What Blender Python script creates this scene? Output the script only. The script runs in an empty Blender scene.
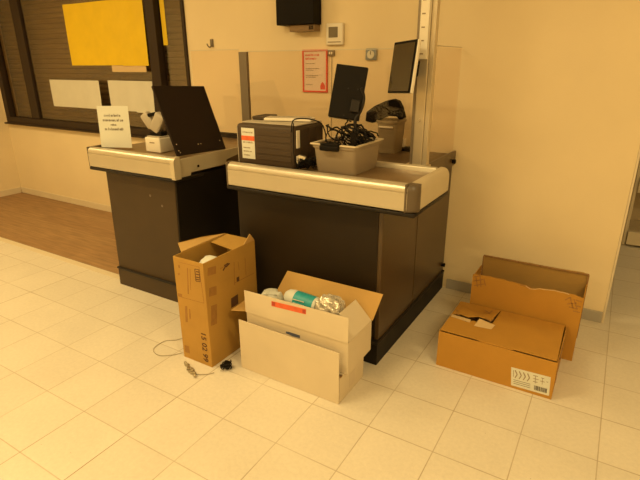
import bpy, bmesh, math, random
from mathutils import Vector, Matrix
random.seed(7)
C = bpy.context.scene.collection
V = Vector

# ------------------------------------------------------------------ helpers
H = 1.5726
RIGHT = V((0.8562927, 0.5164798, -0.0033758))
UP = V((-0.1733666, 0.293576, 0.9400836))
FWD = V((-0.4865252, 0.8044015, -0.3409273))
FPX = 487.383

def ray(x, y):
    return RIGHT*((x-320)/FPX) + UP*((240-y)/FPX) + FWD
def at_y(x, y, Y):          # point of the photograph on the upright plane y = Y
    d = ray(x, y); return V((0, 0, H)) + d*(Y/d.y)
def at_x(x, y, X):
    d = ray(x, y); return V((0, 0, H)) + d*(X/d.x)
def at_z(x, y, Z):
    d = ray(x, y); return V((0, 0, H)) + d*((Z-H)/d.z)

def new_bm(): return bmesh.new()

def box(bm, x0, x1, y0, y1, z0, z1, bev=0.0, mat=None, seg=2):
    r = bmesh.ops.create_cube(bm, size=1)
    vs = r['verts']
    bmesh.ops.scale(bm, verts=vs, vec=(x1-x0, y1-y0, z1-z0))
    bmesh.ops.translate(bm, verts=vs, vec=((x0+x1)/2, (y0+y1)/2, (z0+z1)/2))
    if bev > 0:
        es = list({e for v in vs for e in v.link_edges})
        r = bmesh.ops.bevel(bm, geom=es, offset=bev, segments=seg, affect='EDGES', profile=0.5)
        vs = [v for v in r['verts']] + [v for v in vs if v.is_valid]
        vs = list(set(vs))
    if mat is not None:
        bmesh.ops.transform(bm, matrix=mat, verts=vs)
    return vs

def slab(bm, pts, t, flip=False):
    """a sheet with the outline pts (coplanar) and the thickness t"""
    pts = [V(p) for p in pts]
    n = V((0, 0, 0))
    for i in range(len(pts)):
        a, b = pts[i], pts[(i+1) % len(pts)]
        n += a.cross(b)
    n.normalize()
    if flip: n = -n
    a = [bm.verts.new(p) for p in pts]
    b = [bm.verts.new(p+n*t) for p in pts]
    fs = [bm.faces.new(a), bm.faces.new(b[::-1])]
    N = len(pts)
    for i in range(N):
        fs.append(bm.faces.new((a[i], b[i], b[(i+1) % N], a[(i+1) % N])))
    bmesh.ops.recalc_face_normals(bm, faces=fs)
    return a+b

def extrude(bm, prof, axis, a0, a1):
    """closed profile [(u, z)...] extruded along 'x' or 'y'"""
    def P(u, z, a): return (a, u, z) if axis == 'x' else (u, a, z)
    A = [bm.verts.new(P(u, z, a0)) for u, z in prof]
    B = [bm.verts.new(P(u, z, a1)) for u, z in prof]
    fs = [bm.faces.new(A), bm.faces.new(B[::-1])]
    N = len(prof)
    for i in range(N):
        fs.append(bm.faces.new((A[i], B[i], B[(i+1) % N], A[(i+1) % N])))
    bmesh.ops.recalc_face_normals(bm, faces=fs)

def cyl(bm, p0, p1, r0, r1=None, n=20, caps=True):
    p0, p1 = V(p0), V(p1)
    r1 = r0 if r1 is None else r1
    d = (p1-p0); L = d.length
    q = V((0, 0, 1)).rotation_difference(d.normalized()).to_matrix().to_4x4()
    M = Matrix.Translation((p0+p1)/2) @ q
    r = bmesh.ops.create_cone(bm, cap_ends=caps, segments=n, radius1=r0, radius2=r1, depth=L)
    bmesh.ops.transform(bm, matrix=M, verts=r['verts'])
    return r['verts']

def tube(bm, pts, r, n=8):
    pts = [V(p) for p in pts]
    rings = []
    up = V((0, 0, 1))
    for i, p in enumerate(pts):
        t = (pts[min(i+1, len(pts)-1)] - pts[max(i-1, 0)]).normalized()
        a = t.cross(up)
        if a.length < 1e-3: a = t.cross(V((1, 0, 0)))
        a.normalize(); b = t.cross(a)
        rings.append([bm.verts.new(p + a*math.cos(2*math.pi*k/n)*r + b*math.sin(2*math.pi*k/n)*r) for k in range(n)])
    for i in range(len(rings)-1):
        for k in range(n):
            bm.faces.new((rings[i][k], rings[i][(k+1) % n], rings[i+1][(k+1) % n], rings[i+1][k]))
    bm.faces.new(rings[0][::-1]); bm.faces.new(rings[-1])

def smoothpath(pts, k=8):
    pts = [V(p) for p in pts]
    out = []
    for i in range(len(pts)-1):
        p0 = pts[max(i-1, 0)]; p1 = pts[i]; p2 = pts[i+1]; p3 = pts[min(i+2, len(pts)-1)]
        for j in range(k):
            t = j/k
            out.append(0.5*((2*p1)+(p2-p0)*t+(2*p0-5*p1+4*p2-p3)*t*t+(-p0+3*p1-3*p2+p3)*t**3))
    out.append(pts[-1])
    return out

def obj(name, bm, m, parent=None, smooth=False, bevel=0.0):
    me = bpy.data.meshes.new(name)
    bmesh.ops.recalc_face_normals(bm, faces=bm.faces)
    bm.to_mesh(me); bm.free()
    o = bpy.data.objects.new(name, me); C.objects.link(o)
    for mm in (m if isinstance(m, (list, tuple)) else [m]): me.materials.append(mm)
    if smooth:
        for p in me.polygons: p.use_smooth = True
        if smooth == 'auto':
            me.set_sharp_from_angle(angle=math.radians(35))
    if bevel > 0:
        b = o.modifiers.new('bevel', 'BEVEL'); b.width = bevel; b.segments = 2; b.limit_method = 'ANGLE'
        b.angle_limit = math.radians(40)
    if parent is not None:
        o.parent = parent
        o.matrix_parent_inverse = Matrix.Translation(-parent.location) if parent.type == 'EMPTY' else Matrix.Identity(4)
    return o

def thing(name, loc, label, cat, group=None):
    o = bpy.data.objects.new(name, None); C.objects.link(o)
    o.location = loc; o.empty_display_size = 0.1
    o['label'] = label; o['category'] = cat
    if group: o['group'] = group
    return o
def tag(o, label, cat, group=None):
    o['label'] = label; o['category'] = cat
    if group: o['group'] = group
    return o
def struct(name, bm, m, parent=None, label=None, **k):
    o = obj(name, bm, m, parent, **k)
    if parent is None: o['kind'] = 'structure'
    if label: o['label'] = label
    return o

# ------------------------------------------------------------------ materials
def mat(name, col, rough=0.6, metal=0.0, bump=0.0, bscale=60, var=0.0, vscale=6, spec=0.5, coat=0.0,
        alpha=None, transmission=0.0, emis=None, stretch=None):
    m = bpy.data.materials.new(name); m.use_nodes = True
    nt = m.node_tree; N = nt.nodes; L = nt.links
    b = N['Principled BSDF']
    b.inputs['Base Color'].default_value = (*col, 1)
    b.inputs['Roughness'].default_value = rough
    b.inputs['Metallic'].default_value = metal
    b.inputs['Specular IOR Level'].default_value = spec
    b.inputs['Coat Weight'].default_value = coat
    b.inputs['Transmission Weight'].default_value = transmission
    if emis: 
        b.inputs['Emission Color'].default_value = (*emis[0], 1); b.inputs['Emission Strength'].default_value = emis[1]
    tc = N.new('ShaderNodeTexCoord'); mp = N.new('ShaderNodeMapping')
    L.new(tc.outputs['Object'], mp.inputs['Vector'])
    if stretch: mp.inputs['Scale'].default_value = stretch
    if var > 0:
        n = N.new('ShaderNodeTexNoise'); n.inputs['Scale'].default_value = vscale; n.inputs['Detail'].default_value = 5
        L.new(mp.outputs[0], n.inputs['Vector'])
        mr = N.new('ShaderNodeMapRange'); mr.inputs[1].default_value = .3; mr.inputs[2].default_value = .7
        mr.inputs[3].default_value = 1-var; mr.inputs[4].default_value = 1+var
        L.new(n.outputs['Fac'], mr.inputs[0])
        mx = N.new('ShaderNodeVectorMath'); mx.operation = 'SCALE'
        mx.inputs[0].default_value = col
        L.new(mr.outputs[0], mx.inputs['Scale']); L.new(mx.outputs[0], b.inputs['Base Color'])
    if bump > 0:
        n2 = N.new('ShaderNodeTexNoise'); n2.inputs['Scale'].default_value = bscale; n2.inputs['Detail'].default_value = 3
        L.new(mp.outputs[0], n2.inputs['Vector'])
        bp = N.new('ShaderNodeBump'); bp.inputs['Strength'].default_value = bump; bp.inputs['Distance'].default_value = .01
        L.new(n2.outputs['Fac'], bp.inputs['Height']); L.new(bp.outputs[0], b.inputs['Normal'])
    return m

def tile_material():
    m = bpy.data.materials.new('vinyl_tiles'); m.use_nodes = True
    nt = m.node_tree; N = nt.nodes; L = nt.links; b = N['Principled BSDF']
    tc = N.new('ShaderNodeTexCoord'); mp = N.new('ShaderNodeMapping')
    L.new(tc.outputs['Object'], mp.inputs['Vector'])
    T = .305
    mp.inputs['Location'].default_value = (2.5824/T+40, -1.0592/T+40, 0)
    mp.inputs['Scale'].default_value = (1/T, 1/T, 1)
    sp = N.new('ShaderNodeSeparateXYZ'); L.new(mp.outputs[0], sp.inputs[0])
    def mth(op, a, b_=None, c=None):
        n = N.new('ShaderNodeMath'); n.operation = op
        for i, v in enumerate((a, b_, c)):
            if v is None: continue
            if isinstance(v, (int, float)): n.inputs[i].default_value = v
            else: L.new(v, n.inputs[i])
        return n.outputs[0]
    fx = mth('FRACT', sp.outputs[0]); fy = mth('FRACT', sp.outputs[1])
    ex = mth('MINIMUM', fx, mth('SUBTRACT', 1, fx)); ey = mth('MINIMUM', fy, mth('SUBTRACT', 1, fy))
    # per-line strength from a white noise on the rounded line index
    wx = N.new('ShaderNodeTexWhiteNoise'); wx.noise_dimensions = '1D'; L.new(mth('ROUND', sp.outputs[0]), wx.inputs['W'])
    wy = N.new('ShaderNodeTexWhiteNoise'); wy.noise_dimensions = '1D'; L.new(mth('ADD', mth('ROUND', sp.outputs[1]), 77.3), wy.inputs['W'])
    no = N.new('ShaderNodeTexNoise'); no.inputs['Scale'].default_value = .9; L.new(mp.outputs[0], no.inputs['Vector'])
    def line(e, w):
        a = N.new('ShaderNodeMapRange'); a.interpolation_type = 'SMOOTHSTEP'
        a.inputs[1].default_value = .002; a.inputs[2].default_value = .0115; a.inputs[3].default_value = 1; a.inputs[4].default_value = 0
        L.new(e, a.inputs[0])
        return mth('MULTIPLY', a.outputs[0], mth('MULTIPLY', mth('MULTIPLY_ADD', w, .45, .5), mth('MULTIPLY_ADD', no.outputs['Fac'], 1.5, .1)))
    g = mth('MAXIMUM', line(ex, wx.outputs['Value']), line(ey, wy.outputs['Value']))
    g = mth('MINIMUM', g, 1.0)
    # tile tone
    fl = N.new('ShaderNodeVectorMath'); fl.operation = 'FLOOR'; L.new(mp.outputs[0], fl.inputs[0])
    wn = N.new('ShaderNodeTexWhiteNoise'); wn.noise_dimensions = '2D'; L.new(fl.outputs[0], wn.inputs['Vector'])
    sn = N.new('ShaderNodeTexNoise'); sn.inputs['Scale'].default_value = 16; sn.inputs['Detail'].default_value = 5; sn.inputs['Roughness'].default_value = .7
    L.new(mp.outputs[0], sn.inputs['Vector'])
    st = N.new('ShaderNodeTexNoise'); st.inputs['Scale'].default_value = 1.2; st.inputs['Detail'].default_value = 6
    L.new(mp.outputs[0], st.inputs['Vector'])
    tone = mth('ADD', mth('MULTIPLY_ADD', wn.outputs['Value'], .045, .90), mth('MULTIPLY', mth('SUBTRACT', sn.outputs['Fac'], .5), .26))
    tone = mth('ADD', tone, mth('MULTIPLY', mth('SUBTRACT', st.outputs['Fac'], .5), .14))
    # small dark specks and scuffs
    vo = N.new('ShaderNodeTexVoronoi'); vo.inputs['Scale'].default_value = 3.1; L.new(mp.outputs[0], vo.inputs['Vector'])
    sk = N.new('ShaderNodeMapRange'); sk.inputs[1].default_value = .012; sk.inputs[2].default_value = .03; sk.inputs[3].default_value = .45; sk.inputs[4].default_value = 0
    L.new(vo.outputs['Distance'], sk.inputs[0])
    sc = N.new('ShaderNodeVectorMath'); sc.operation = 'SCALE'; sc.inputs[0].default_value = (.77, .70, .575)
    L.new(tone, sc.inputs['Scale'])
    mx = N.new('ShaderNodeMix'); mx.data_type = 'RGBA'
    L.new(g, mx.inputs[0]); L.new(sc.outputs[0], mx.inputs[6]); mx.inputs[7].default_value = (.34, .235, .12, 1)
    m2 = N.new('ShaderNodeMix'); m2.data_type = 'RGBA'
    L.new(sk.outputs[0], m2.inputs[0]); L.new(mx.outputs[2], m2.inputs[6]); m2.inputs[7].default_value = (.15, .1, .05, 1)
    L.new(m2.outputs[2], b.inputs['Base Color'])
    b.inputs['Roughness'].default_value = .42; b.inputs['Specular IOR Level'].default_value = .35
    bp = N.new('ShaderNodeBump'); bp.inputs['Strength'].default_value = .25; bp.inputs['Distance'].default_value = .002; bp.invert = True
    L.new(g, bp.inputs['Height']); L.new(bp.outputs[0], b.inputs['Normal'])
    return m

def wood_material():
    m = bpy.data.materials.new('wood_planks'); m.use_nodes = True
    nt = m.node_tree; N = nt.nodes; L = nt.links; b = N['Principled BSDF']
    tc = N.new('ShaderNodeTexCoord')
    br = N.new('ShaderNodeTexBrick'); L.new(tc.outputs['Object'], br.inputs['Vector'])
    br.inputs['Scale'].default_value = 1; br.inputs['Brick Width'].default_value = 1.3; br.inputs['Row Height'].default_value = .13
    br.inputs['Mortar Size'].default_value = .0015
    br.inputs['Color1'].default_value = (.36, .215, .095, 1); br.inputs['Color2'].default_value = (.31, .175, .075, 1)
    br.inputs['Mortar'].default_value = (.2, .12, .06, 1)
    mp = N.new('ShaderNodeMapping'); mp.inputs['Scale'].default_value = (2.5, 24, 1); L.new(tc.outputs['Object'], mp.inputs['Vector'])
    n = N.new('ShaderNodeTexNoise'); n.inputs['Scale'].default_value = 1.6; n.inputs['Detail'].default_value = 7; L.new(mp.outputs[0], n.inputs['Vector'])
    mr = N.new('ShaderNodeMapRange'); mr.inputs[1].default_value = .3; mr.inputs[2].default_value = .7; mr.inputs[3].default_value = .78; mr.inputs[4].default_value = 1.22
    L.new(n.outputs['Fac'], mr.inputs[0])
    sc = N.new('ShaderNodeVectorMath'); sc.operation = 'SCALE'; L.new(br.outputs['Color'], sc.inputs[0]); L.new(mr.outputs[0], sc.inputs['Scale'])
    L.new(sc.outputs[0], b.inputs['Base Color']); b.inputs['Roughness'].default_value = .5
    return m

def glass_material(name='clear_acrylic', tint=(.975, .945, .91), gloss=.04):
    m = bpy.data.materials.new(name); m.use_nodes = True
    nt = m.node_tree; N = nt.nodes; L = nt.links
    N.remove(N['Principled BSDF']); out = N['Material Output']
    t = N.new('ShaderNodeBsdfTransparent'); t.inputs[0].default_value = (*tint, 1)
    g = N.new('ShaderNodeBsdfGlossy'); g.inputs['Roughness'].default_value = .03; g.inputs[0].default_value = (1, 1, 1, 1)
    mx = N.new('ShaderNodeMixShader'); mx.inputs[0].default_value = gloss
    L.new(t.outputs[0], mx.inputs[1]); L.new(g.outputs[0], mx.inputs[2]); L.new(mx.outputs[0], out.inputs[0])
    return m

def frosted_material(name, col, tr=.35):
    m = bpy.data.materials.new(name); m.use_nodes = True
    nt = m.node_tree; N = nt.nodes; L = nt.links
    out = N['Material Output']; b = N['Principled BSDF']
    b.inputs['Base Color'].default_value = (*col, 1); b.inputs['Roughness'].default_value = .35
    tl = N.new('ShaderNodeBsdfTranslucent'); tl.inputs[0].default_value = (*col, 1)
    t = N.new('ShaderNodeBsdfTransparent'); t.inputs[0].default_value = (*col, 1)
    a = N.new('ShaderNodeMixShader'); a.inputs[0].default_value = .35
    L.new(b.outputs[0], a.inputs[1]); L.new(tl.outputs[0], a.inputs[2])
    c = N.new('ShaderNodeMixShader'); c.inputs[0].default_value = tr
    L.new(a.outputs[0], c.inputs[1]); L.new(t.outputs[0], c.inputs[2]); L.new(c.outputs[0], out.inputs[0])
    return m

M = {}
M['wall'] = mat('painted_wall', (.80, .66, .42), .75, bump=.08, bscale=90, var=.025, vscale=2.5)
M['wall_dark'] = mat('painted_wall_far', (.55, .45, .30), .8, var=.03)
M['ceil'] = mat('ceiling_paint', (.75, .72, .65), .9, var=.02)
M['tile'] = tile_material()
M['wood'] = wood_material()
M['base_grey'] = mat('grey_skirting', (.42, .39, .34), .5, var=.04)
M['base_cream'] = mat('cream_skirting', (.70, .60, .43), .55, var=.02)
M['frame'] = mat('dark_window_frame', (.034, .020, .011), .5, bump=.05, spec=.25)
M['shutter'] = mat('brown_shutter_slats', (.25, .19, .115), .5, metal=.25, var=.10, vscale=4, stretch=(1, 1, 6))
M['shutter_gap'] = mat('shutter_joint', (.07, .045, .025), .8)
M['yellow'] = mat('yellow_poster', (.74, .50, .005), .6, var=.04, vscale=9)
M['paper'] = mat('white_paper', (.63, .60, .50), .7, var=.03, vscale=8)
M['paper_w'] = mat('bright_paper', (.66, .66, .58), .6, var=.02)
M['lam'] = mat('charcoal_laminate', (.060, .037, .016), .45, bump=.04, bscale=250, var=.06, spec=.28)
M['lam_r'] = mat('dark_brown_laminate', (.019, .0115, .005), .42, bump=.04, bscale=250, var=.06, spec=.26)
M['lam2'] = mat('bronze_laminate', (.075, .045, .020), .30, bump=.03, bscale=250, var=.06, spec=.5)
M['lam_dk'] = mat('black_laminate', (.012, .009, .006), .55, var=.08, spec=.2)
M['rubber'] = mat('black_rubber', (.014, .010, .007), .5, var=.05, spec=.25)
M['alu'] = mat('satin_aluminium', (.60, .54, .42), .36, metal=.6, bump=.03, bscale=300, var=.02)
M['alu_white'] = mat('cream_coated_metal', (.60, .52, .37), .4, metal=.25, var=.03)
M['cap'] = mat('grey_plastic_cap', (.11, .08, .05), .4, var=.04)
M['tray'] = mat('worn_tray_metal', (.24, .155, .075), .36, metal=.3, var=.12, vscale=9, bump=.04)
M['top'] = mat('brown_worktop', (.11, .07, .035), .4, var=.08)
M['glass'] = glass_material()
M['glass_edge'] = mat('acrylic_edge', (.62, .55, .42), .3, transmission=.2)
M['post'] = mat('taupe_metal_post', (.17, .13, .085), .5, var=.03)
M['pole'] = mat('pale_aluminium_pole', (.62, .54, .40), .32, metal=.55, var=.03)
M['white_pl'] = mat('cream_plastic', (.80, .73, .60), .45, var=.02)
M['screen'] = mat('black_glossy_screen', (.012, .010, .008), .12, spec=.6)
M['black'] = mat('black_plastic', (.008, .006, .004), .6, bump=.05, bscale=200, spec=.12)
M['black_m'] = mat('matt_black_panel', (.014, .007, .004), .6, spec=.2)
M['case'] = mat('grey_plastic_case', (.064, .042, .024), .6, bump=.03, bscale=200, var=.03, spec=.3)
M['case_l'] = mat('light_grey_plastic', (.46, .40, .31), .5, var=.05)
M['red'] = mat('red_print', (.68, .055, .03), .5)
M['red_l'] = mat('red_orange_label', (.72, .13, .04), .45, var=.1, vscale=30)
M['ink'] = mat('dark_ink', (.05, .035, .025), .7)
M['ink_soft'] = mat('faded_ink', (.30, .23, .15), .8)
M['brown_ink'] = mat('brown_print', (.33, .165, .038), .8, var=.1, vscale=40)
M['brown_ink2'] = mat('dark_brown_print', (.11, .05, .02), .8, var=.1, vscale=40)
M['card'] = mat('brown_cardboard', (.45, .255, .05), .8, bump=.12, bscale=45, var=.06, vscale=7)
M['card2'] = mat('orange_brown_cardboard', (.45, .225, .028), .8, bump=.12, bscale=45, var=.06, vscale=5)
M['card_in'] = mat('cardboard_inside', (.52, .32, .10), .85, bump=.10, bscale=60, var=.05)
M['card_edge'] = mat('corrugated_cardboard_edge', (.28, .15, .05), .9, bump=.4, bscale=200, var=.2, vscale=60)
M['wcard'] = mat('white_faced_cardboard', (.66, .56, .40), .7, bump=.08, bscale=40, var=.035, vscale=6)
M['teal'] = mat('teal_label', (.03, .33, .36), .4, var=.1, vscale=30)
M['grey_ink'] = mat('blue_grey_print', (.10, .11, .16), .7)
M['bin'] = frosted_material('cloudy_clear_plastic', (.66, .56, .42), .38)
M['bin2'] = frosted_material('pale_grey_plastic', (.50, .42, .28), .2)
M['wrap'] = mat('crinkled_clear_wrap', (.74, .66, .52), .16, metal=.35, bump=1.0, bscale=45, spec=1.0, var=.25, vscale=30)
M['chrome'] = mat('bright_metal', (.75, .72, .65), .25, metal=.9)
M['tape'] = mat('packing_tape', (.62, .44, .22), .25, spec=.7, bump=.2, bscale=40)
M['shelf'] = mat('cream_shelf_metal', (.72, .63, .46), .45, var=.02)
M['cable'] = mat('black_cable', (.008, .006, .004), .5, spec=.2)
M['cable_g'] = mat('thin_grey_cable', (.36, .30, .20), .5)
M['blue_pl'] = mat('blue_grey_plastic', (.20, .25, .30), .45)
M['notice_ink'] = mat('notice_ink', (.15, .12, .085), .7)
M['lamp'] = mat('lit_diffuser', (1, .9, .7), .5, emis=((1, .80, .50), 2.0))

# ------------------------------------------------------------------ setting
YW = 3.30     # back wall plane
CEIL = 3.05
b = new_bm(); box(b, -6.54, 3.6, -4.5, 2.15, -.06, 0); box(b, -2.95, 3.6, 2.15, 3.42, -.06, 0); box(b, -0.4, 3.6, 3.42, 7.0, -.06, 0)
struct('floor', b, M['tile'])
b = new_bm(); box(b, -6.54, -2.95, 2.205, YW, -.055, .0015)
o = struct('floor.001', b, M['wood'], label='brown wood plank floor strip along the back wall')
b = new_bm(); box(b, -6.54, -2.95, 2.15, 2.205, -.055, .0035, .001)
struct('trim_1', b, M['base_cream'], label='cream threshold strip between tiles and wood')

WX0, WX1, WZ0, WZ1 = -6.50, -3.33, .885, 2.35
b = new_bm()
box(b, -6.66, WX0, YW, YW+.14, 0, CEIL); box(b, WX0, WX1, YW, YW+.14, 0, WZ0); box(b, WX0, WX1, YW, YW+.14, WZ1, CEIL)
box(b, WX1, .115, YW, YW+.14, 0, CEIL)
box(b, .115, 3.6, YW, YW+.14, 2.35, CEIL); box(b, 2.2, 3.6, YW, YW+.14, 0, 2.35)
struct('wall_back', b, M['wall'])
b = new_bm(); box(b, -6.66, -6.54, -4.5, YW, 0, CEIL); struct('wall_left', b, M['wall'])
b = new_bm(); box(b, 3.6, 3.72, -4.5, 7.0, 0, CEIL); struct('wall_right', b, M['wall'])
b = new_bm(); box(b, -6.66, 3.72, -4.62, -4.5, 0, CEIL); struct('wall_front', b, M['wall'])
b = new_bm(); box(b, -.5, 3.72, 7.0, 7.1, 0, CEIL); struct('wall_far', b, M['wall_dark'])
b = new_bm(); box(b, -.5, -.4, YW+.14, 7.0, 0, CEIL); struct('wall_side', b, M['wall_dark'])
b = new_bm(); box(b, -6.66, 3.72, -4.62, 7.1, CEIL, CEIL+.08); struct('ceiling', b, M['ceil'])
# skirting
b = new_bm(); box(b, -.90, .113, YW-.012, YW-.0005, 0, .075, .003); struct('baseboard_right', b, M['base_grey'])
b = new_bm(); box(b, -6.53, -2.96, YW-.012, YW-.0005, .0015, .075, .003); struct('baseboard_back', b, M['base_cream'])
b = new_bm(); box(b, -6.5395, -6.527, -4.4, 3.28, .0, .075, .003); struct('baseboard_left', b, M['base_cream'])
# wooden corner bead at the end of the wall
b = new_bm(); box(b, .1155, .128, YW-.004, YW+.144, 0, 2.35, .002); struct('trim_2', b, M['base_cream'], label='cream corner bead at wall end')

# window
b = new_bm()
fy0, fy1 = YW-.02, YW+.06
box(b, WX0, WX1, fy0, fy1, WZ0+.001, WZ0+.085, .004)
box(b, WX0, WX1, fy0, fy1, WZ1-.07, WZ1-.001, .004)
box(b, WX0+.001, WX0+.09, fy0, fy1, WZ0+.085, WZ1-.07, .004)
box(b, WX1-.03, WX1-.001, fy0, fy1, WZ0+.085, WZ1-.07, .003)
win = struct('window_1', b, M['frame'])
b = new_bm(); box(b, -3.80, -3.68, fy0-.005, fy1-.002, WZ0+.085, WZ1-.07, .006); obj('mullion', b, M['frame'], win)
b = new_bm(); box(b, -5.99, -5.83, fy0+.03, fy1-.002, WZ0+.085, WZ1-.07, .006); obj('mullion', b, M['frame'], win)
b = new_bm(); box(b, WX0, WX1, fy0-.035, fy0-.0005, WZ0+.001, WZ0+.018, .003); obj('sill', b, M['frame'], win)
gm = glass_material('window_glass', (.86, .80, .70), .10)
b = new_bm(); box(b, WX0+.05, WX1-.01, YW+.03, YW+.036, WZ0+.08, WZ1-.06); obj('pane', b, gm, win)
# shutter behind the glass: interlocking slats
b = new_bm()
z = WZ0+.02; k = 0
while z < WZ1-.02:
    hgt = .052
    prof = []
    for j in range(7):
        t = j/6; prof.append((YW+.175 - .012*math.sin(math.pi*t), z+hgt*t*.90))
    prof += [(YW+.185, z+hgt*.90), (YW+.185, z)]
    extrude(b, prof, 'x', WX0-.05, WX1+.05)
    z += hgt; k += 1
sh = obj('shutter', b, M['shutter'], win)
b = new_bm(); box(b, WX0-.05, WX1+.05, YW+.187, YW+.20, WZ0, WZ1); obj('shutter_backing', b, M['shutter_gap'], win)
b = new_bm(); box(b, -5.5, -4.0, YW+.09, YW+.15, 1.02, 1.075, .004); obj('inner_ledge', b, M['top'], win)

# ------------------------------------------------------------------ papers on the window
def wavy_sheet(name, x0, x1, z0, z1, Y, m, label, cat, group=None, amp=.004, skew=0, nx=14):
    b = new_bm(); rows = []
    nz = 8
    for j in range(nz+1):
        row = []
        for i in range(nx+1):
            u, w = i/nx, j/nz
            x = x0+(x1-x0)*u + skew*(1-w)
            yy = Y - amp*(1+math.sin(u*9+w*2))*(1-w*.4)
            row.append(b.verts.new((x, yy, z0+(z1-z0)*w)))
        rows.append(row)
    for j in range(nz):
        for i in range(nx):
            b.faces.new((rows[j][i], rows[j][i+1], rows[j+1][i+1], rows[j+1][i]))
    o = obj(name, b, m, None, smooth=True)
    return tag(o, label, cat, group)
yp = wavy_sheet('poster', -4.975, -4.17, 1.56, 2.13, YW-.024, M['yellow'], 'large plain yellow poster hanging at the top of the window', 'poster')
wavy_sheet('poster', -4.17, -3.81, 1.556, 2.13, YW-.028, M['yellow'], 'narrow yellow sheet hanging right beside the large yellow poster', 'poster')
wavy_sheet('paper_sheet', -5.43, -4.59, 1.135, 1.415, YW-.024, M['paper'], 'blank white paper strip on the window, the left one under the yellow poster', 'paper')
wavy_sheet('paper_sheet', -4.44, -4.06, 1.135, 1.42, YW-.024, M['paper'], 'blank white paper behind the printed notice, just left of a crease, under yellow poster', 'paper')
wavy_sheet('paper_sheet', -4.06, -3.80, 1.128, 1.42, YW-.028, M['paper'], 'blank white paper partly behind the leaning black panel', 'paper')
b = new_bm(); box(b, -3.655, -3.60, YW+.028, YW+.0295, 1.73, 2.10)
tag(obj('poster', b, M['yellow']), 'thin yellow strip on the glass right of the dark mullion', 'poster')
wavy_sheet('tape_strip', -4.35, -3.86, 1.500, 1.56, YW-.024, M['tape'], 'pale tape strip below the yellow poster on window', 'tape', amp=.001)

# ------------------------------------------------------------------ wall items
def glyphs(bm, x0, x1, z, h, Y, seed, axis='y', fill=.78):
    """a word too small to read in the photo: a row of letter strokes"""
    r = random.Random(seed); x = x0
    while x < x1-h*.3:
        w = h*r.uniform(.35, .6)
        hh = h*r.choice((.7, .7, .75, 1.0))
        t = h*.2
        box(bm, x, x+t, Y-.0006, Y, z, z+hh)
        if r.random() < .6: box(bm, x+t, x+w, Y-.0006, Y, z+hh*.4, z+hh*.4+t)
        if r.random() < .6: box(bm, x+w-t, x+w, Y-.0006, Y, z, z+h*.7)
        if r.random() < .5: box(bm, x+t, x+w-t, Y-.0006, Y, z, z+t)
        x += w+h*.16

# red-framed notice
sg = thing('wall_sign', (-2.03, YW, 1.37), 'white notice in a red frame on the wall above the grey case', 'sign')
x0, x1, z0, z1 = -2.139, -1.921, 1.365, 1.668
b = new_bm(); fr = .012
box(b, x0, x1, YW-.014, YW-.001, z0, z0+fr, .001); box(b, x0, x1, YW-.014, YW-.001, z1-fr, z1, .001)
box(b, x0, x0+fr, YW-.014, YW-.001, z0+fr, z1-fr, .001); box(b, x1-fr, x1, YW-.014, YW-.001, z0+fr, z1-fr, .001)
obj('frame', b, M['red'], sg)
b = new_bm(); box(b, x0+fr, x1-fr, YW-.008, YW-.001, z0+fr, z1-fr); npap = obj('notice_paper', b, mat('notice_paper', (.74, .60, .50), .6), sg)
b = new_bm()
glyphs(b, x0+.026, x0+.150, z1-.045, .017, YW-.0085, 1); glyphs(b, x0+.026, x0+.125, z1-.070, .017, YW-.0085, 2)
obj('heading', b, M['red'], npap)
b = new_bm()
for i, (a, zz) in enumerate(((.085, .1), (.12, .135), (.07, .147), (.11, .185), (.09, .197), (.06, .25))):
    b = new_bm(); glyphs(b, x0+.028, x0+.028+a, z1-zz, .0075, YW-.0085, 10+i); obj('text_line', b, M['ink_soft'], npap)
b = new_bm()   # red flame / house pictogram
cx, cz = x1-.042, z0+.022
pts = [(cx-.020, cz), (cx-.021, cz+.026), (cx-.012, cz+.044), (cx-.002, cz+.056), (cx+.010, cz+.044), (cx+.021, cz+.028), (cx+.021, cz)]
slab(b, [(x, YW-.0082, z) for x, z in pts], .001)
obj('pictogram', b, M['red'], npap)

# thermostat / intercom
th = thing('thermostat', (-1.85, YW, 1.69), 'square cream wall thermostat with a dark display, above the red framed sign', 'thermostat')
b = new_bm(); box(b, -1.923, -1.785, YW-.030, YW-.001, 1.695, 1.84, .008, seg=3); obj('housing', b, M['white_pl'], th, smooth='auto')
b = new_bm(); box(b, -1.900, -1.825, YW-.0325, YW-.029, 1.745, 1.815, .002); obj('display', b, mat('thermostat_display', (.17, .14, .09), .3), th)
b = new_bm(); box(b, -1.905, -1.80, YW-.032, YW-.029, 1.712, 1.718); obj('slot', b, M['ink_soft'], th)
# small box under it with wire
sk = thing('wall_socket', (-1.865, YW, 1.61), 'tiny brown junction block on the wall right of the red framed sign', 'socket')
b = new_bm(); box(b, -1.912, -1.862, YW-.022, YW-.001, 1.622, 1.662, .004); obj('housing', b, M['post'], sk)
for xx in (-1.900, -1.883):
    b = new_bm(); box(b, xx, xx+.010, YW-.024, YW-.0215, 1.634, 1.650); obj('contact', b, M['white_pl'], sk)
b = new_bm(); tube(b, [(-1.887, YW-.004, 1.622), (-1.889, YW-.004, 1.45), (-1.89, YW-.004, 1.03)], .0025, 6); obj('wire', b, M['cable_g'], sk)
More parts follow.
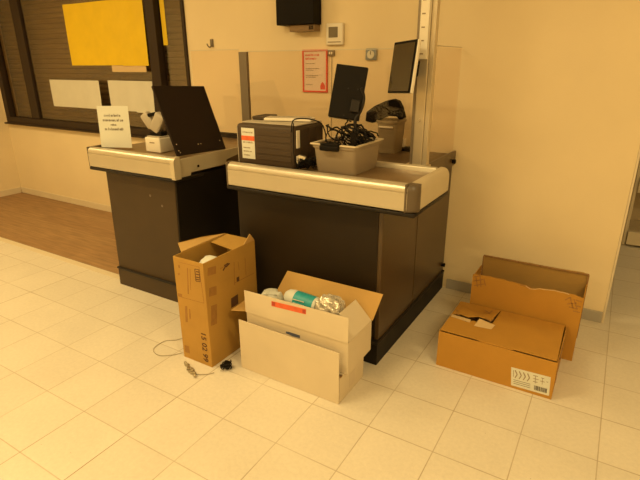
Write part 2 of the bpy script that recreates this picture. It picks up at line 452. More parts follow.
# round-dial control (372,54)
dl = thing('wall_switch', (-1.567, YW, 1.60), 'small blue-grey wall switch with a white dial between monitor and pole', 'switch')
b = new_bm(); box(b, -1.606, -1.525, YW-.026, YW-.001, 1.592, 1.668, .006, seg=3); obj('housing', b, M['blue_pl'], dl, smooth='auto')
b = new_bm(); cyl(b, (-1.563, YW-.026, 1.628), (-1.563, YW-.034, 1.628), .026, n=28); dial = obj('dial', b, M['paper_w'], dl)
b = new_bm(); box(b, -1.565, -1.561, YW-.037, YW-.0338, 1.628, 1.650); obj('pointer', b, M['ink'], dial)
# hook (212,44)
hk = thing('wall_hook', (-3.045, YW, 1.70), 'small dark coat hook on the bare wall right of window', 'hook')
b = new_bm(); box(b, -3.058, -3.028, YW-.012, YW-.001, 1.705, 1.765, .003); obj('plate', b, M['post'], hk)
b = new_bm(); tube(b, smoothpath([(-3.043, YW-.01, 1.715), (-3.043, YW-.035, 1.70), (-3.055, YW-.045, 1.715), (-3.06, YW-.045, 1.728)]), .005, 8); obj('prong', b, M['post'], hk, smooth=True)
# dark box at the top (283-322, 27-33)
kb = thing('wall_box', (-2.12, YW, 1.80), 'dark box with a metal underside high on the wall above the red sign', 'box')
b = new_bm(); box(b, -2.30, -1.975, YW-.11, YW-.001, 1.835, 2.02, .006); obj('housing', b, M['black'], kb)
b = new_bm(); box(b, -2.20, -1.985, YW-.085, YW-.004, 1.79, 1.834, .003); obj('connector_block', b, M['tray'], kb)
b = new_bm()
for i in range(3):
    b = new_bm(); box(b, -2.03+.014*i, -2.022+.014*i, YW-.088, YW-.0845, 1.80, 1.825); obj('plug', b, M['black'], kb)

# ------------------------------------------------------------------ checkout counters
def fascia(axis, a0, a1, u, z0, z1, sgn, name, parent):
    """curved aluminium edge profile; u = outer face, sgn = direction to the inside"""
    h = z1-z0; p = []
    p += [(u+sgn*.012, z0), (u+sgn*.002, z0+.006), (u, z0+.016)]
    p += [(u, z0+h*.70), (u+sgn*.004, z0+h*.715), (u+sgn*.004, z0+h*.735), (u, z0+h*.75)]
    for k in range(1, 8):
        t = k/7*math.pi/2
        p.append((u+sgn*.028*(1-math.cos(t)), z0+h*.75+h*.25*math.sin(t)))
    p += [(u+sgn*.045, z1), (u+sgn*.049, z1-.004), (u+sgn*.049, z1-.022), (u+sgn*.03, z1-.024), (u+sgn*.026, z0)]
    b = new_bm(); extrude(b, p, axis, a0, a1)
    return obj(name, b, M['alu'], parent, smooth='auto')

def knob(bm, p, d, r, L_):
    p = V(p); d = V(d)
    cyl(bm, p, p+d*L_, r, n=16)

# right counter
ZB, ZT = .922, 1.052
rc = thing('checkout_counter', (-1.40, 2.7, 0), 'right checkout counter, dark brown, carrying the grey case and the plastic bin of cables', 'checkout counter', 'checkout counters')
b = new_bm(); box(b, -1.87, -.955, 2.15, 3.285, .13, .92, .003); obj('body', b, M['lam_r'], rc)
b = new_bm(); box(b, -.9545, -.932, 2.152, 3.285, .14, .915, .002); box(b, -.9315, -.930, 2.66, 2.664, .15, .915)
obj('side_panel', b, M['lam2'], rc)
b = new_bm()
box(b, -1.875, -.925, 2.125, 3.285, .0, .128, .002); obj('plinth', b, M['lam_dk'], rc)
b = new_bm(); box(b, -1.88, -.918, 2.118, 3.285, .1285, .146, .007, seg=3); obj('bumper_strip', b, M['rubber'], rc, smooth='auto')
b = new_bm(); box(b, -1.865, -.735, 2.053, 2.56, .899, .920, .007, seg=3); obj('edge_strip', b, M['rubber'], rc, smooth='auto')
fascia('x', -1.845, -.775, 2.050, ZB, ZT, 1, 'front_fascia', rc)
# pale side plate, bending over the edge
b = new_bm(); p = []
u = -.730
p += [(u-.008, ZB), (u, ZB+.01), (u+.0, ZB+.085)]
for k in range(1, 8):
    t = k/7*math.pi/2; p.append((u-.034*(1-math.cos(t)), ZB+.085+(ZT-ZB-.085)*math.sin(t)))
p += [(u-.05, ZT), (u-.05, ZT-.02), (u-.03, ZB)]
extrude(b, p, 'y', 2.100, 2.535); obj('side_fascia', b, M['alu_white'], rc, smooth='auto')
# grey corner cap: rounded quarter sweep
b = new_bm(); rings = []
for i in range(9):
    a = math.pi/2*i/8
    cx, cy = -.775, 2.098
    ring = []
    for (r, z) in ((.030, ZB-.004), (.044, ZB), (.0485, ZB+.012), (.0485, ZT-.03), (.042, ZT-.008), (.030, ZT+.003), (.0, ZT+.004)):
        ring.append(b.verts.new((cx+math.sin(a)*r, cy-math.cos(a)*r, z)))
    rings.append(ring)
for i in range(8):
    for k in range(6): b.faces.new((rings[i][k], rings[i+1][k], rings[i+1][k+1], rings[i][k+1]))
bmesh.ops.remove_doubles(b, verts=b.verts, dist=1e-5)
obj('corner_cap', b, M['cap'], rc, smooth=True)
b = new_bm(); box(b, -.7885, -.7765, 2.048, 2.10, ZB, ZT+.002, .003); box(b, -.782, -.729, 2.0955, 2.107, ZB, ZT+.002, .003)
obj('cap_flange', b, M['cap'], rc)
b = new_bm(); box(b, -1.86, -1.846, 2.052, 2.11, ZB-.004, ZT+.002, .004); obj('end_cap', b, M['cap'], rc)
# tray floor, rear rail, worktop
b = new_bm(); box(b, -1.845, -.780, 2.10, 2.49, .985, 1.026, .001); obj('tray', b, M['tray'], rc)
b = new_bm(); p = [(2.492, .93), (2.492, 1.046)] + [(2.505-.013*math.cos(t), 1.043+.012*math.sin(t)) for t in [math.pi*k/8 for k in range(1, 8)]] + [(2.52, 1.043), (2.535, 1.03), (2.535, .93)]
extrude(b, p, 'x', -1.80, -.790); obj('rear_rail', b, M['alu'], rc, smooth='auto')
b = new_bm(); box(b, -1.87, -.932, 2.54, 3.285, .9205, .995, .003); obj('worktop', b, M['top'], rc)
b = new_bm(); box(b, -.9315, -.915, 2.60, 3.29, .925, 1.017, .002); obj('worktop_edge', b, M['lam2'], rc)
for q in ((-.915, 3.22, .955), (-.93, 3.24, .20)):
    b = new_bm(); knob(b, q, (1, 0, 0), .014, .021); obj('bolt', b, M['black'], rc)

# left counter: its body leans in towards the foot
def lean(bm):
    for v in bm.verts:
        k = 1-v.co.z/.9; v.co.x -= .105*k; v.co.y += .060*k
lc = thing('checkout_counter', (-2.60, 2.5, 0), 'left checkout counter, smaller, with a printed notice and a leaning black panel on top', 'checkout counter', 'checkout counters')
b = new_bm(); box(b, -2.94, -2.283, 2.05, 2.88, .14, .90, .003); lean(b); obj('body', b, M['lam'], lc)
b = new_bm(); box(b, -2.2825, -2.270, 2.052, 2.88, .14, .90, .001); lean(b); obj('side_panel', b, M['lam_dk'], lc)
b = new_bm(); box(b, -2.944, -2.270, 2.042, 2.88, 0, .136, .002); lean(b); obj('plinth', b, M['lam'], lc)
b = new_bm(); box(b, -2.950, -2.263, 2.034, 2.88, .1365, .152, .006, seg=3); lean(b); obj('bumper_strip', b, M['rubber'], lc, smooth='auto')
b = new_bm(); box(b, -3.037, -2.225, 1.998, 2.25, .899, .9195, .007, seg=3); obj('edge_strip', b, M['rubber'], lc, smooth='auto')
fascia('x', -3.022, -2.243, 1.995, .92, 1.050, 1, 'front_fascia', lc)
b = new_bm(); box(b, -3.036, -3.0225, 1.998, 2.25, .918, 1.052, .004); obj('end_cap', b, M['cap'], lc)
# rounded bright end piece on the right
b = new_bm(); p = [(1.997, .918), (1.994, .94), (1.994, 1.02)] + [(1.994+.03*(1-math.cos(t)), 1.02+.032*math.sin(t)) for t in [math.pi/2*k/6 for k in range(1, 7)]] + [(2.045, 1.052), (2.045, .918)]
extrude(b, p, 'x', -2.2425, -2.212); obj('end_cap', b, M['alu_white'], lc, smooth='auto')
# stepped side plate
b = new_bm()
slab(b, [(-2.235, 2.0455, .915), (-2.235, 2.145, .912), (-2.235, 2.148, .938), (-2.235, 2.47, .935), (-2.235, 2.48, .965), (-2.235, 2.62, .985), (-2.235, 2.62, 1.03), (-2.235, 2.0455, 1.03)], .012, flip=True)
obj('side_plate', b, M['alu_white'], lc)
b = new_bm(); knob(b, (-2.222, 2.20, .97), (1, 0, 0), .008, .004); obj('bolt', b, M['black'], lc)
b = new_bm(); box(b, -3.02, -2.275, 2.046, 2.95, .9205, 1.024, .002); obj('worktop', b, M['tray'], lc)
b = new_bm(); box(b, -2.94, -2.270, 2.951, 2.972, .90, 1.062, .003); obj('rear_edge', b, M['lam_dk'], lc)
for px, py in ((150.5, 195.5), (162, 206)):
    q = at_y(px, py, 2.06); b = new_bm(); knob(b, (q.x, 2.0505+.060*(1-q.z/.9), q.z), (0, -1, 0), .008, .003); obj('screw', b, M['post'], lc)

# ------------------------------------------------------------------ acrylic protective screen with posts
ps = thing('protective_screen', (-.93, 2.70, 1.0), 'clear acrylic protective screen on the right counter with a tall pale pole', 'screen')
b = new_bm(); box(b, -2.19, -1.02, 2.70, 2.706, 1.03, 1.645, .001); obj('front_pane', b, M['glass'], ps)
b = new_bm(); box(b, -.940, -.934, 2.75, 3.28, 1.018, 1.660, .001); obj('side_pane', b, M['glass'], ps)
b = new_bm(); box(b, -2.19, -1.02, 2.699, 2.707, 1.6455, 1.649); box(b, -.941, -.933, 2.75, 3.28, 1.6605, 1.664)
obj('pane_edge', b, M['glass_edge'], ps)
ps2 = thing('protective_screen', (-2.48, 2.70, 1.025), 'small clear acrylic pane standing on the left counter behind the black panel', 'screen')
b = new_bm(); box(b, -2.70, -2.265, 2.70, 2.706, 1.026, 1.658, .001); obj('pane', b, M['glass'], ps2)
b = new_bm(); box(b, -2.70, -2.265, 2.699, 2.707, 1.6585, 1.662); obj('pane_edge', b, M['glass_edge'], ps2)
b = new_bm(); box(b, -2.256, -2.191, 2.69, 2.715, 0, 1.645, .002); tag(obj('screen_post', b, M['post']), 'taupe flat metal post standing between the two checkout counters', 'post')
b = new_bm(); box(b, -.997, -.940, 2.68, 2.735, 1.018, 2.75, .004); box(b, -.9385, -.912, 2.685, 2.73, 1.018, 2.75, .002); obj('pole', b, M['pole'], ps)
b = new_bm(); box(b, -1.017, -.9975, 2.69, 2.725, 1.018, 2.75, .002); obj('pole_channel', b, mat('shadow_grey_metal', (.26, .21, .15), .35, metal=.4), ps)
b = new_bm(); box(b, -.990, -.942, 2.655, 2.679, 1.59, 2.0, .003)
ccv = obj('cable_cover', b, M['white_pl'], ps)
for zz in (1.615, 1.68, 1.745, 1.81, 1.875):
    b = new_bm(); box(b, -.980, -.962, 2.6525, 2.6555, zz, zz+.006); obj('cover_clip', b, M['ink_soft'], ccv)
b = new_bm(); knob(b, (-.968, 2.679, 1.27), (0, -1, 0), .008, .004); obj('screw', b, M['chrome'], ps)
b = new_bm(); box(b, -1.04, -.905, 2.665, 2.75, 1.0, 1.0175, .003); obj('base_plate', b, M['pole'], ps)

# ------------------------------------------------------------------ oriented rectangle devices
def frame_from(tl, tr, bl):
    tl, tr, bl = V(tl), V(tr), V(bl)
    X = (tr-tl); Z = (tl-bl); w, h = X.length, Z.length
    X.normalize(); Z = (Z - X*Z.dot(X)).normalized(); Y = Z.cross(X)
    c = (tr+bl)/2
    m = Matrix((X, Y, Z)).transposed().to_4x4(); m.translation = c
    return m, w, h
# customer display on the pole
m4, w, h = frame_from((-1.129, 2.661, 1.678), (-.950, 2.538, 1.688), (-1.141, 2.622, 1.415))
cd = thing('customer_display', (-.96, 2.62, 1.42), 'tilted touch screen display with pale edge mounted on the pole', 'display')
b = new_bm(); box(b, -w/2, w/2, .004, .022, -h/2, h/2, .004, mat=m4); obj('housing', b, M['white_pl'], cd)
b = new_bm(); box(b, -w/2+.001, w/2-.006, -.002, .0035, -h/2+.001, h/2-.001, .002, mat=m4); obj('bezel', b, M['black'], cd)
b = new_bm(); box(b, -w/2+.010, w/2-.016, -.0035, -.0022, -h/2+.010, h/2-.014, mat=m4); obj('screen', b, mat('display_glass', (.012, .009, .006), .05, spec=1.0, coat=1.0), cd)
b = new_bm(); box(b, -.03, .05, .0225, .075, -.04, .04, .004, mat=m4); obj('mount', b, M['black'], cd)

# back of a small monitor standing in the bin
m4, w, h = frame_from((-1.345, 2.41, 1.560), (-1.178, 2.428, 1.553), (-1.352, 2.31, 1.290))
w, h = .166, .272
mo = thing('monitor', (-1.22, 2.37, 1.18), 'black monitor seen from the back, leaning out of the bin of cables', 'monitor')
sh4 = Matrix.Identity(4); sh4[0][2] = 0.0
m4r = Matrix.Rotation(math.radians(19), 4, 'Z') @ Matrix.Rotation(math.radians(-15), 4, 'X') @ Matrix.Rotation(math.radians(7.0), 4, 'Y')
m4r.translation = V((-1.252, 2.36, 1.427))
b = new_bm(); box(b, -w/2, w/2, -.016, .010, -h/2, h/2, .004, mat=m4r); obj('back_shell', b, M['black'], mo)
b = new_bm(); box(b, -w/2-.003, w/2+.0, .0105, .016, -h/2-.002, h/2+.002, .001, mat=m4r); obj('bezel', b, M['case_l'], mo)
b = new_bm(); box(b, -w/2+.008, w/2-.008, .0162, .018, -h/2+.008, h/2-.008, mat=m4r); obj('screen', b, M['screen'], mo)
b = new_bm(); box(b, .03, .078, -.034, -.0165, -.10, -.035, .005, mat=m4r); obj('mount_plate', b, M['rubber'], mo)
b = new_bm()
tube(b, smoothpath([m4r @ V((.070, -.02, .03)), m4r @ V((.088, -.005, -.02)), m4r @ V((.085, -.01, -.08)), m4r @ V((.065, -.01, -.14)), V((-1.18, 2.33, 1.20)), V((-1.18, 2.33, 1.12))]), .009, 10)
obj('stand_arm', b, M['rubber'], mo, smooth=True)
for q in ((.0, -.017, .02), (.05, -.017, .02), (.0, -.017, -.12)):
    b = new_bm(); p_ = m4r @ V(q); n_ = (m4r.to_3x3() @ V((0, -1, 0)))
    cyl(b, p_, p_+n_*.002, .004, n=10); obj('screw', b, M['rubber'], mo)

# leaning black panel on the left counter
TL, TR, BR, BL = [V(q) for q in ((-2.433, 2.085, 1.449), (-2.444, 2.529, 1.430), (-2.276, 2.530, 1.030), (-2.265, 2.086, 1.046))]
m4, w, h = frame_from(TL, TR, BL)
lp = thing('flat_panel', (-2.30, 2.3, 1.03), 'square black flat panel leaning back on the left checkout counter', 'panel')
b = new_bm(); box(b, -w/2, w/2, -.004, .010, -h/2, h/2, .002, mat=m4); obj('panel_sheet', b, M['black_m'], lp)
b = new_bm()
for (u, v_) in ((.02, .07), (.02, .03), (.20, .055), (.225, .055), (.41, .06), (.028, .018)):
    b = new_bm(); p_ = m4 @ V((-w/2+u, -.004, -h/2+v_)); n_ = (m4.to_3x3() @ V((0, -1, 0))); cyl(b, p_, p_+n_*.002, .004, n=10); obj('screw', b, M['chrome'], lp)
b = new_bm(); box(b, w/2-.055, w/2-.015, .0105, .05, -.05, .08, .006, mat=m4); box(b, w/2-.02, w/2+.012, .02, .045, .03, .10, .004, mat=m4)
obj('bracket', b, M['case_l'], lp)
b = new_bm(); tube(b, smoothpath([m4 @ V((w/2+.005, .03, .07)), m4 @ V((w/2+.03, .03, .0)), m4 @ V((w/2+.03, .03, -.10)), m4 @ V((w/2+.02, .03, -.17))]), .006, 8)
obj('cable', b, M['cable'], lp, smooth=True)
b = new_bm(); cyl(b, m4 @ V((0, .011, -.02)), m4 @ V((0, .035, -.02)), .03, n=20); cyl(b, m4 @ V((0, .03, -.02)), V((-2.47, 2.31, 1.0255)), .014, n=14)
obj('stand', b, M['black'], lp)

# printed notice standing on the left counter
nt_ = thing('notice_sign', (-2.88, 2.12, 1.026), 'white printed paper notice standing at the left end of the left counter', 'sign')
m4, w, h = frame_from((-2.983, 2.086, 1.313), (-2.774, 2.167, 1.314), (-2.977, 2.073, 1.044))
m4 = Matrix.Translation((.0, .0, .0)) @ m4
b = new_bm(); box(b, -w/2, w/2, -.0006, .0006, -h/2, h/2, mat=m4); ntp = obj('paper', b, M['paper_w'], nt_)
b = new_bm(); box(b, -w/2, w/2, .0008, .003, -h/2-.012, h/2-.03, mat=m4); box(b, -w/2+.01, w/2-.01, -.03, .06, -h/2-.0165, -h/2-.0125, mat=m4); obj('holder', b, M['glass'], nt_)
b = new_bm()
for i, (a, c_, zz, hh) in enumerate(((-.065, .055, .066, .018), (-.078, .066, .036, .018), (-.024, .020, .008, .015), (-.070, .064, -.022, .018))):
    bb = new_bm(); glyphs(bb, a, c_, zz, hh, -.0008, 30+i)
    bmesh.ops.transform(bb, matrix=m4, verts=bb.verts)
    obj('text_line', bb, M['notice_ink'], ntp)
b.free()

# small pale printer and a hinged scanner behind it
rp = thing('receipt_printer', (-2.52, 2.20, 1.026), 'small cream box printer between the notice and the black panel', 'printer')
b = new_bm(); box(b, -2.665, -2.525, 2.18, 2.30, 1.026, 1.120, .006, seg=3); rph = obj('housing', b, M['white_pl'], rp, smooth='auto')
b = new_bm(); box(b, -2.620, -2.575, 2.1785, 2.181, 1.085, 1.092); obj('slot', b, M['ink_soft'], rph)
b = new_bm(); box(b, -2.655, -2.535, 2.19, 2.29, 1.1205, 1.128, .003); obj('lid', b, M['case_l'], rp)
hs = thing('hand_scanner', (-2.55, 2.27, 1.128), 'pale grey angled hand scanner resting above the small cream printer', 'scanner')
def rbox(bm, c, sx, sy, sz, rz=0, rx=0, ry=0, bev=.006):
    m_ = Matrix.Translation(c) @ Matrix.Rotation(rz, 4, 'Z') @ Matrix.Rotation(ry, 4, 'Y') @ Matrix.Rotation(rx, 4, 'X')
    box(bm, -sx/2, sx/2, -sy/2, sy/2, -sz/2, sz/2, bev, mat=m_, seg=3)
b = new_bm(); rbox(b, (-2.672, 2.24, 1.222), .065, .05, .105, rz=.2, ry=-.62, bev=.012); obj('head', b, M['case_l'], hs, smooth='auto')
b = new_bm(); rbox(b, (-2.585, 2.24, 1.210), .075, .05, .13, rz=.2, ry=.55, bev=.012); obj('handle', b, M['case_l'], hs, smooth='auto')
b = new_bm(); rbox(b, (-2.630, 2.235, 1.262), .06, .03, .022, rz=.2, ry=-.2, bev=.006); obj('window', b, M['black'], hs)
b = new_bm(); rbox(b, (-2.60, 2.245, 1.142), .10, .06, .026, rz=.1, bev=.006); obj('base', b, M['black'], hs)

# ------------------------------------------------------------------ grey case
gc = thing('storage_case', (-1.66, 2.36, 1.027), 'dark grey plastic case with a red and white sticker on the right counter', 'case')
GX0, GX1, GY0, GY1, GZ0, GZ1 = -1.868, -1.475, 2.17, 2.485, 1.0275, 1.255
b = new_bm(); box(b, GX0, GX1, GY0, GY1, GZ0, GZ1, .018, seg=3)
obj('body', b, M['case'], gc, smooth='auto')
b = new_bm()
for i in range(5):
    b = new_bm(); box(b, GX0+.15, GX1-.015, GY0-.003, GY0-.0005, 1.065+i*.034, 1.090+i*.034, .0012); obj('rib', b, M['case'], gc)
b = new_bm(); box(b, GX0-.006, GX0-.0005, GY0+.012, GY1-.02, GZ0+.004, GZ1-.02, .002); obj('edge_band', b, M['case_l'], gc)
b = new_bm(); box(b, GX0+.038, GX0+.130, GY0-.0015, GY0-.0002, 1.062, 1.233); stk = obj('sticker', b, M['paper_w'], gc)
b = new_bm(); box(b, GX0+.038, GX0+.130, GY0-.0025, GY0-.0016, 1.164, 1.190); obj('sticker_band', b, M['red_l'], stk)
b = new_bm()
for i, (a, zz) in enumerate(((.07, 1.206), (.075, 1.150), (.05, 1.120), (.06, 1.100), (.045, 1.078))):
    b = new_bm(); glyphs(b, GX0+.048, GX0+.048+a, zz, .009, GY0-.0016, 60+i); obj('text_line', b, M['ink_soft'], stk)
b = new_bm(); box(b, GX1+.0005, GX1+.008, GY0+.022, GY0+.052, 1.14, 1.235, .003); obj('latch', b, M['white_pl'], gc); b = new_bm(); box(b, GX1+.0005, GX1+.008, GY0+.022, GY0+.045, 1.055, 1.10, .003); obj('latch', b, M['white_pl'], gc)
b = new_bm()
for i in range(3):
    b = new_bm(); box(b, GX1+.0005, GX1+.003, GY0+.07+i*.08, GY0+.14+i*.08, 1.05, 1.235, .0012); obj('side_panel', b, M['case'], gc)
b = new_bm(); box(b, GX0+.006, GX1-.006, GY0+.045, GY1-.008, GZ1+.0002, GZ1+.007, .002); obj('lid', b, M['case_l'], gc)
ks = thing('keyboard', (-1.60, 2.50, 1.2625), 'flat pale keyboard lying on top of the grey case', 'keyboard')
b = new_bm(); m_ = Matrix.Translation((-1.618, 2.36, 1.274)) @ Matrix.Rotation(.30, 4, 'Z')
box(b, -.15, .13, -.045, .055, -.009, .007, .004, mat=m_); obj('housing', b, M['white_pl'], ks)
b = new_bm()
for i in range(11):
    for j in range(4): box(b, -.14+i*.0235, -.12+i*.0235, -.037+j*.021, -.02+j*.021, .0072, .011, mat=m_)
obj('key', b, M['case_l'], ks); bpy.data.objects['key']['kind'] = 'stuff'
fb = thing('tray_box', (-1.77, 2.30, 1.2625), 'flat dark grey tray on the left part of the grey case', 'tray')
b = new_bm(); m_ = Matrix.Translation((-1.818, 2.36, 1.2735)) @ Matrix.Rotation(.1, 4, 'Z')
box(b, -.045, .04, -.05, .10, -.0105, .010, .004, mat=m_); obj('housing', b, M['case'], fb)

# ------------------------------------------------------------------ plastic bin with cables
def tapered_bin(name, parent, m, c, rz, w0, d0, w1, d1, z0, z1, t=.004, rim=.010, taper_pts=None):
    """open box: outer & inner rounded rectangles, rolled rim"""
    def rr(w, d, r, n=5):
        out = []
        for (sx, sy, a0) in ((1, 1, 0), (-1, 1, 90), (-1, -1, 180), (1, -1, 270)):
            for k in range(n+1):
                a = math.radians(a0+90*k/n)
                out.append(((w/2-r)*sx+math.cos(a)*r, (d/2-r)*sy+math.sin(a)*r))
        return out
    b = new_bm(); loops = []
    def loop(w, d, z, r=.022): loops.append([b.verts.new((x, y, z)) for x, y in rr(w, d, r)])
    loop(w0-.01, d0-.01, z0, .018); loop(w0, d0, z0+.008)
    zz = z1-.022
    f = (zz-z0)/(z1-z0)
    loop(w0+(w1-w0)*f, d0+(d1-d0)*f, zz); loop(w1+rim, d1+rim, zz+.004); loop(w1+rim*1.4, d1+rim*1.4, z1-.003); loop(w1+rim, d1+rim, z1)
    loop(w1-t, d1-t, z1-.001); loop(w0-2*t, d0-2*t, z0+.010)
    for i in range(len(loops)-1):
        A, B = loops[i], loops[i+1]; n = len(A)
        for k in range(n): b.faces.new((A[k], A[(k+1) % n], B[(k+1) % n], B[k]))
    b.faces.new(loops[0][::-1]); b.faces.new(loops[-1])
    m_ = Matrix.Translation(c) @ Matrix.Rotation(rz, 4, 'Z')
    bmesh.ops.transform(b, matrix=m_, verts=b.verts)
    obj(name, b, m, parent, smooth='auto')
    return m_
bn = thing('plastic_bin', (-1.235, 2.34, 1.027), 'cloudy clear plastic bin with a black front handle, holding cables and the monitor', 'bin')
M['rim'] = mat('cream_bin_rim', (.62, .52, .36), .4)
bm4 = tapered_bin('bin_body', bn, M['bin'], (-1.236, 2.335, 0), 0.0, .235, .27, .250, .31, 1.0268, 1.178)
b = new_bm()
for (a0, a1, c0, c1) in ((-.134, .134, -.168, -.152), (-.134, .134, .152, .168), (-.138, -.122, -.16, .16), (.122, .138, -.16, .16)): box(b, a0, a1, c0, c1, 1.175, 1.183, .002, mat=bm4)
obj('rim', b, M['rim'], bn)
b = new_bm()
box(b, -.070, .042, -.184, -.164, 1.150, 1.178, .007, mat=bm4, seg=3); box(b, -.070, .042, -.176, -.150, 1.176, 1.188, .004, mat=bm4)
obj('handle', b, M['black'], bn, smooth='auto')
b = new_bm(); box(b, -.07, .03, .163, .180, 1.150, 1.178, .007, mat=bm4, seg=3); obj('handle', b, M['black'], bn, smooth='auto')

R = random.Random(11)
b = new_bm()
for k in range(34):
    cx, cy = -1.205+R.uniform(-.09, .10), 2.335+R.uniform(-.09, .10)
    cz = 1.19+R.uniform(-.03, .06); rr_ = R.uniform(.035, .075); ax = R.uniform(0, math.pi); el = R.uniform(.25, 1.3)
    pts = []; n = 16; a0 = R.uniform(0, 6.28); span = R.uniform(3.5, 6)
    e1 = V((math.cos(ax), math.sin(ax), 0)); e2 = V((-math.sin(ax)*math.cos(el), math.cos(ax)*math.cos(el), math.sin(el)))
    for i in range(n+1):
        a = a0+span*i/n
        p_ = V((cx, cy, cz)) + e1*math.cos(a)*rr_*1.15 + e2*math.sin(a)*rr_ + V((R.uniform(-1, 1), R.uniform(-1, 1), R.uniform(-1, 1)))*.004
        p_.x = max(-1.345, min(-1.125 if p_.z < 1.192 else -1.08, p_.x)); p_.y = max(2.205, min(2.465, p_.y)); p_.z = max(1.045, p_.z)
        pts.append(p_)
    tube(b, smoothpath(pts, 3), R.choice((.003, .0035, .0045)), 6)
ct = obj('cable_tangle', b, M['cable'], None, smooth=True)
ct['kind'] = 'stuff'
tag(ct, 'tangle of black cables spilling over the clear plastic bin', 'cables')
for (c_, s_, rz, ry, lab) in (((-1.155, 2.25, 1.205), (.032, .03, .075), .3, .1, 'upright black power adapter block in the cable bin, at its front right'),
                        ((-1.30, 2.28, 1.16), (.07, .04, .03), .5, .2, 'black power adapter block lying in the left side of cable bin'),):
    b = new_bm(); rbox(b, c_, *s_, rz=rz, ry=ry, bev=.005)
    tag(obj('power_adapter', b, M['black'], None), lab, 'power adapter')
b = new_bm(); rbox(b, (-1.25, 2.42, 1.12), .09, .05, .06, rz=.4, bev=.006); tag(obj('power_adapter', b, M['case_l']), 'pale adapter block deep in the cable bin near its back', 'power adapter')
# long cable from case top into the bin
b = new_bm()
tube(b, smoothpath([(-1.47, 2.145, 1.235), (-1.485, 2.19, 1.290), (-1.43, 2.24, 1.295), (-1.36, 2.26, 1.275), (-1.33, 2.26, 1.22), (-1.325, 2.25, 1.18)]), .0035, 8)
tube(b, smoothpath([(-1.46, 2.15, 1.28), (-1.462, 2.15, 1.22), (-1.455, 2.14, 1.12), (-1.44, 2.15, 1.06)]), .003, 8)
tag(obj('cable', b, M['cable'], None, smooth=True), 'black cable arching from the grey case over into the bin', 'cable')
# clutter between case and bin
R = random.Random(5); b = new_bm()
for k in range(7):
    c_ = V((-1.415+R.uniform(-.012, .012), 2.20+R.uniform(-.04, .05), 1.055)); pts = []
    for i in range(10):
        a = i*.75+k
        p_ = c_+V((math.cos(a)*.026, math.sin(a)*.05, R.uniform(-.018, .035))); p_.z = max(1.032, p_.z); p_.x = min(-1.382, max(-1.455, p_.x)); pts.append(p_)
    tube(b, smoothpath(pts, 3), .0035, 6)
o = obj('cable_tangle', b, M['cable'], None, smooth=True); o['kind'] = 'stuff'
tag(o, 'small heap of black cables squeezed between grey case and clear bin', 'cables')
b = new_bm(); rbox(b, (-1.415, 2.16, 1.105), .04, .03, .016, rz=.4, ry=.3, bev=.003); tag(obj('plug', b, M['chrome']), 'pale metal connector on top of the cable heap beside the grey case', 'plug')

# ------------------------------------------------------------------ items on the rear worktop
pb = thing('plastic_bin', (-1.36, 3.13, .996), 'narrow pale plastic bin at the back by the wall, behind the clear bin', 'bin')
tapered_bin('bin_body', pb, M['bin2'], (-1.325, 3.13, 0),   .05, .125, .15, .145, .18, .9965, 1.215)
b = new_bm(); box(b, -1.375, -1.275, 3.028, 3.040, 1.168, 1.180, .003); obj('rim_clip', b, M['white_pl'], pb)
tm = thing('payment_terminal', (-1.42, 3.11, 1.21), 'black curved device lying across the narrow pale bin', 'terminal')
b = new_bm()
prof = [at_y(px, py, 3.06) for px, py in ((365, 122), (366, 113), (374, 107), (385, 102), (393, 100), (398, 102), (401, 108), (404, 119), (399, 121), (396, 117.5), (388, 117), (379, 121), (372, 124))]
slab(b, [q+V((0, 0, .006)) for q in prof], .05); obj('housing', b, M['black'], tm, bevel=.006)
b = new_bm(); slab(b, [at_y(px, py, 3.057) for px, py in ((369, 116), (386, 106), (390, 108), (389, 115), (373, 121))], .002); obj('screen', b, M['screen'], tm)
b = new_bm(); box(b, -1.285, -1.20, 3.20, 3.28, .996, 1.02, .004); tag(obj('black_block', b, M['black']), 'small black block on the worktop against the wall', 'block')
b = new_bm(); box(b, -1.33, -1.27, 3.24, 3.285, .996, 1.075, .004); tag(obj('socket_block', b, M['white_pl']), 'small white socket block against the wall behind the narrow bin', 'socket')

# ------------------------------------------------------------------ cardboard boxes
T = .005
def shell(bm, x0, x1, y0, y1, z0, z1, t=T, bottom=True):
    box(bm, x0, x1, y0, y0+t, z0, z1); box(bm, x0, x1, y1-t, y1, z0, z1)
    box(bm, x0, x0+t, y0+t, y1-t, z0, z1); box(bm, x1-t, x1, y0+t, y1-t, z0, z1)
    if bottom: box(bm, x0+t, x1-t, y0+t, y1-t, z0, z0+t)
def decal_y(bm, poly, Y, t=.0006):   # outline in photo pixels on the plane y = Y, standing just proud of it
    slab(bm, [at_y(px, py, Y) + V((0, -t, 0)) for px, py in poly], t*.8)
def decal_x(bm, poly, X, t=.0006):
    slab(bm, [at_x(px, py, X) + V((t, 0, 0)) for px, py in poly], t*.8)
def stroke(P, Q, w):
    P, Q = V(P), V(Q); d = (Q-P).normalized(); n = V((-d.y, d.x))*w/2
    return [P-n, Q-n, Q+n, P+n]

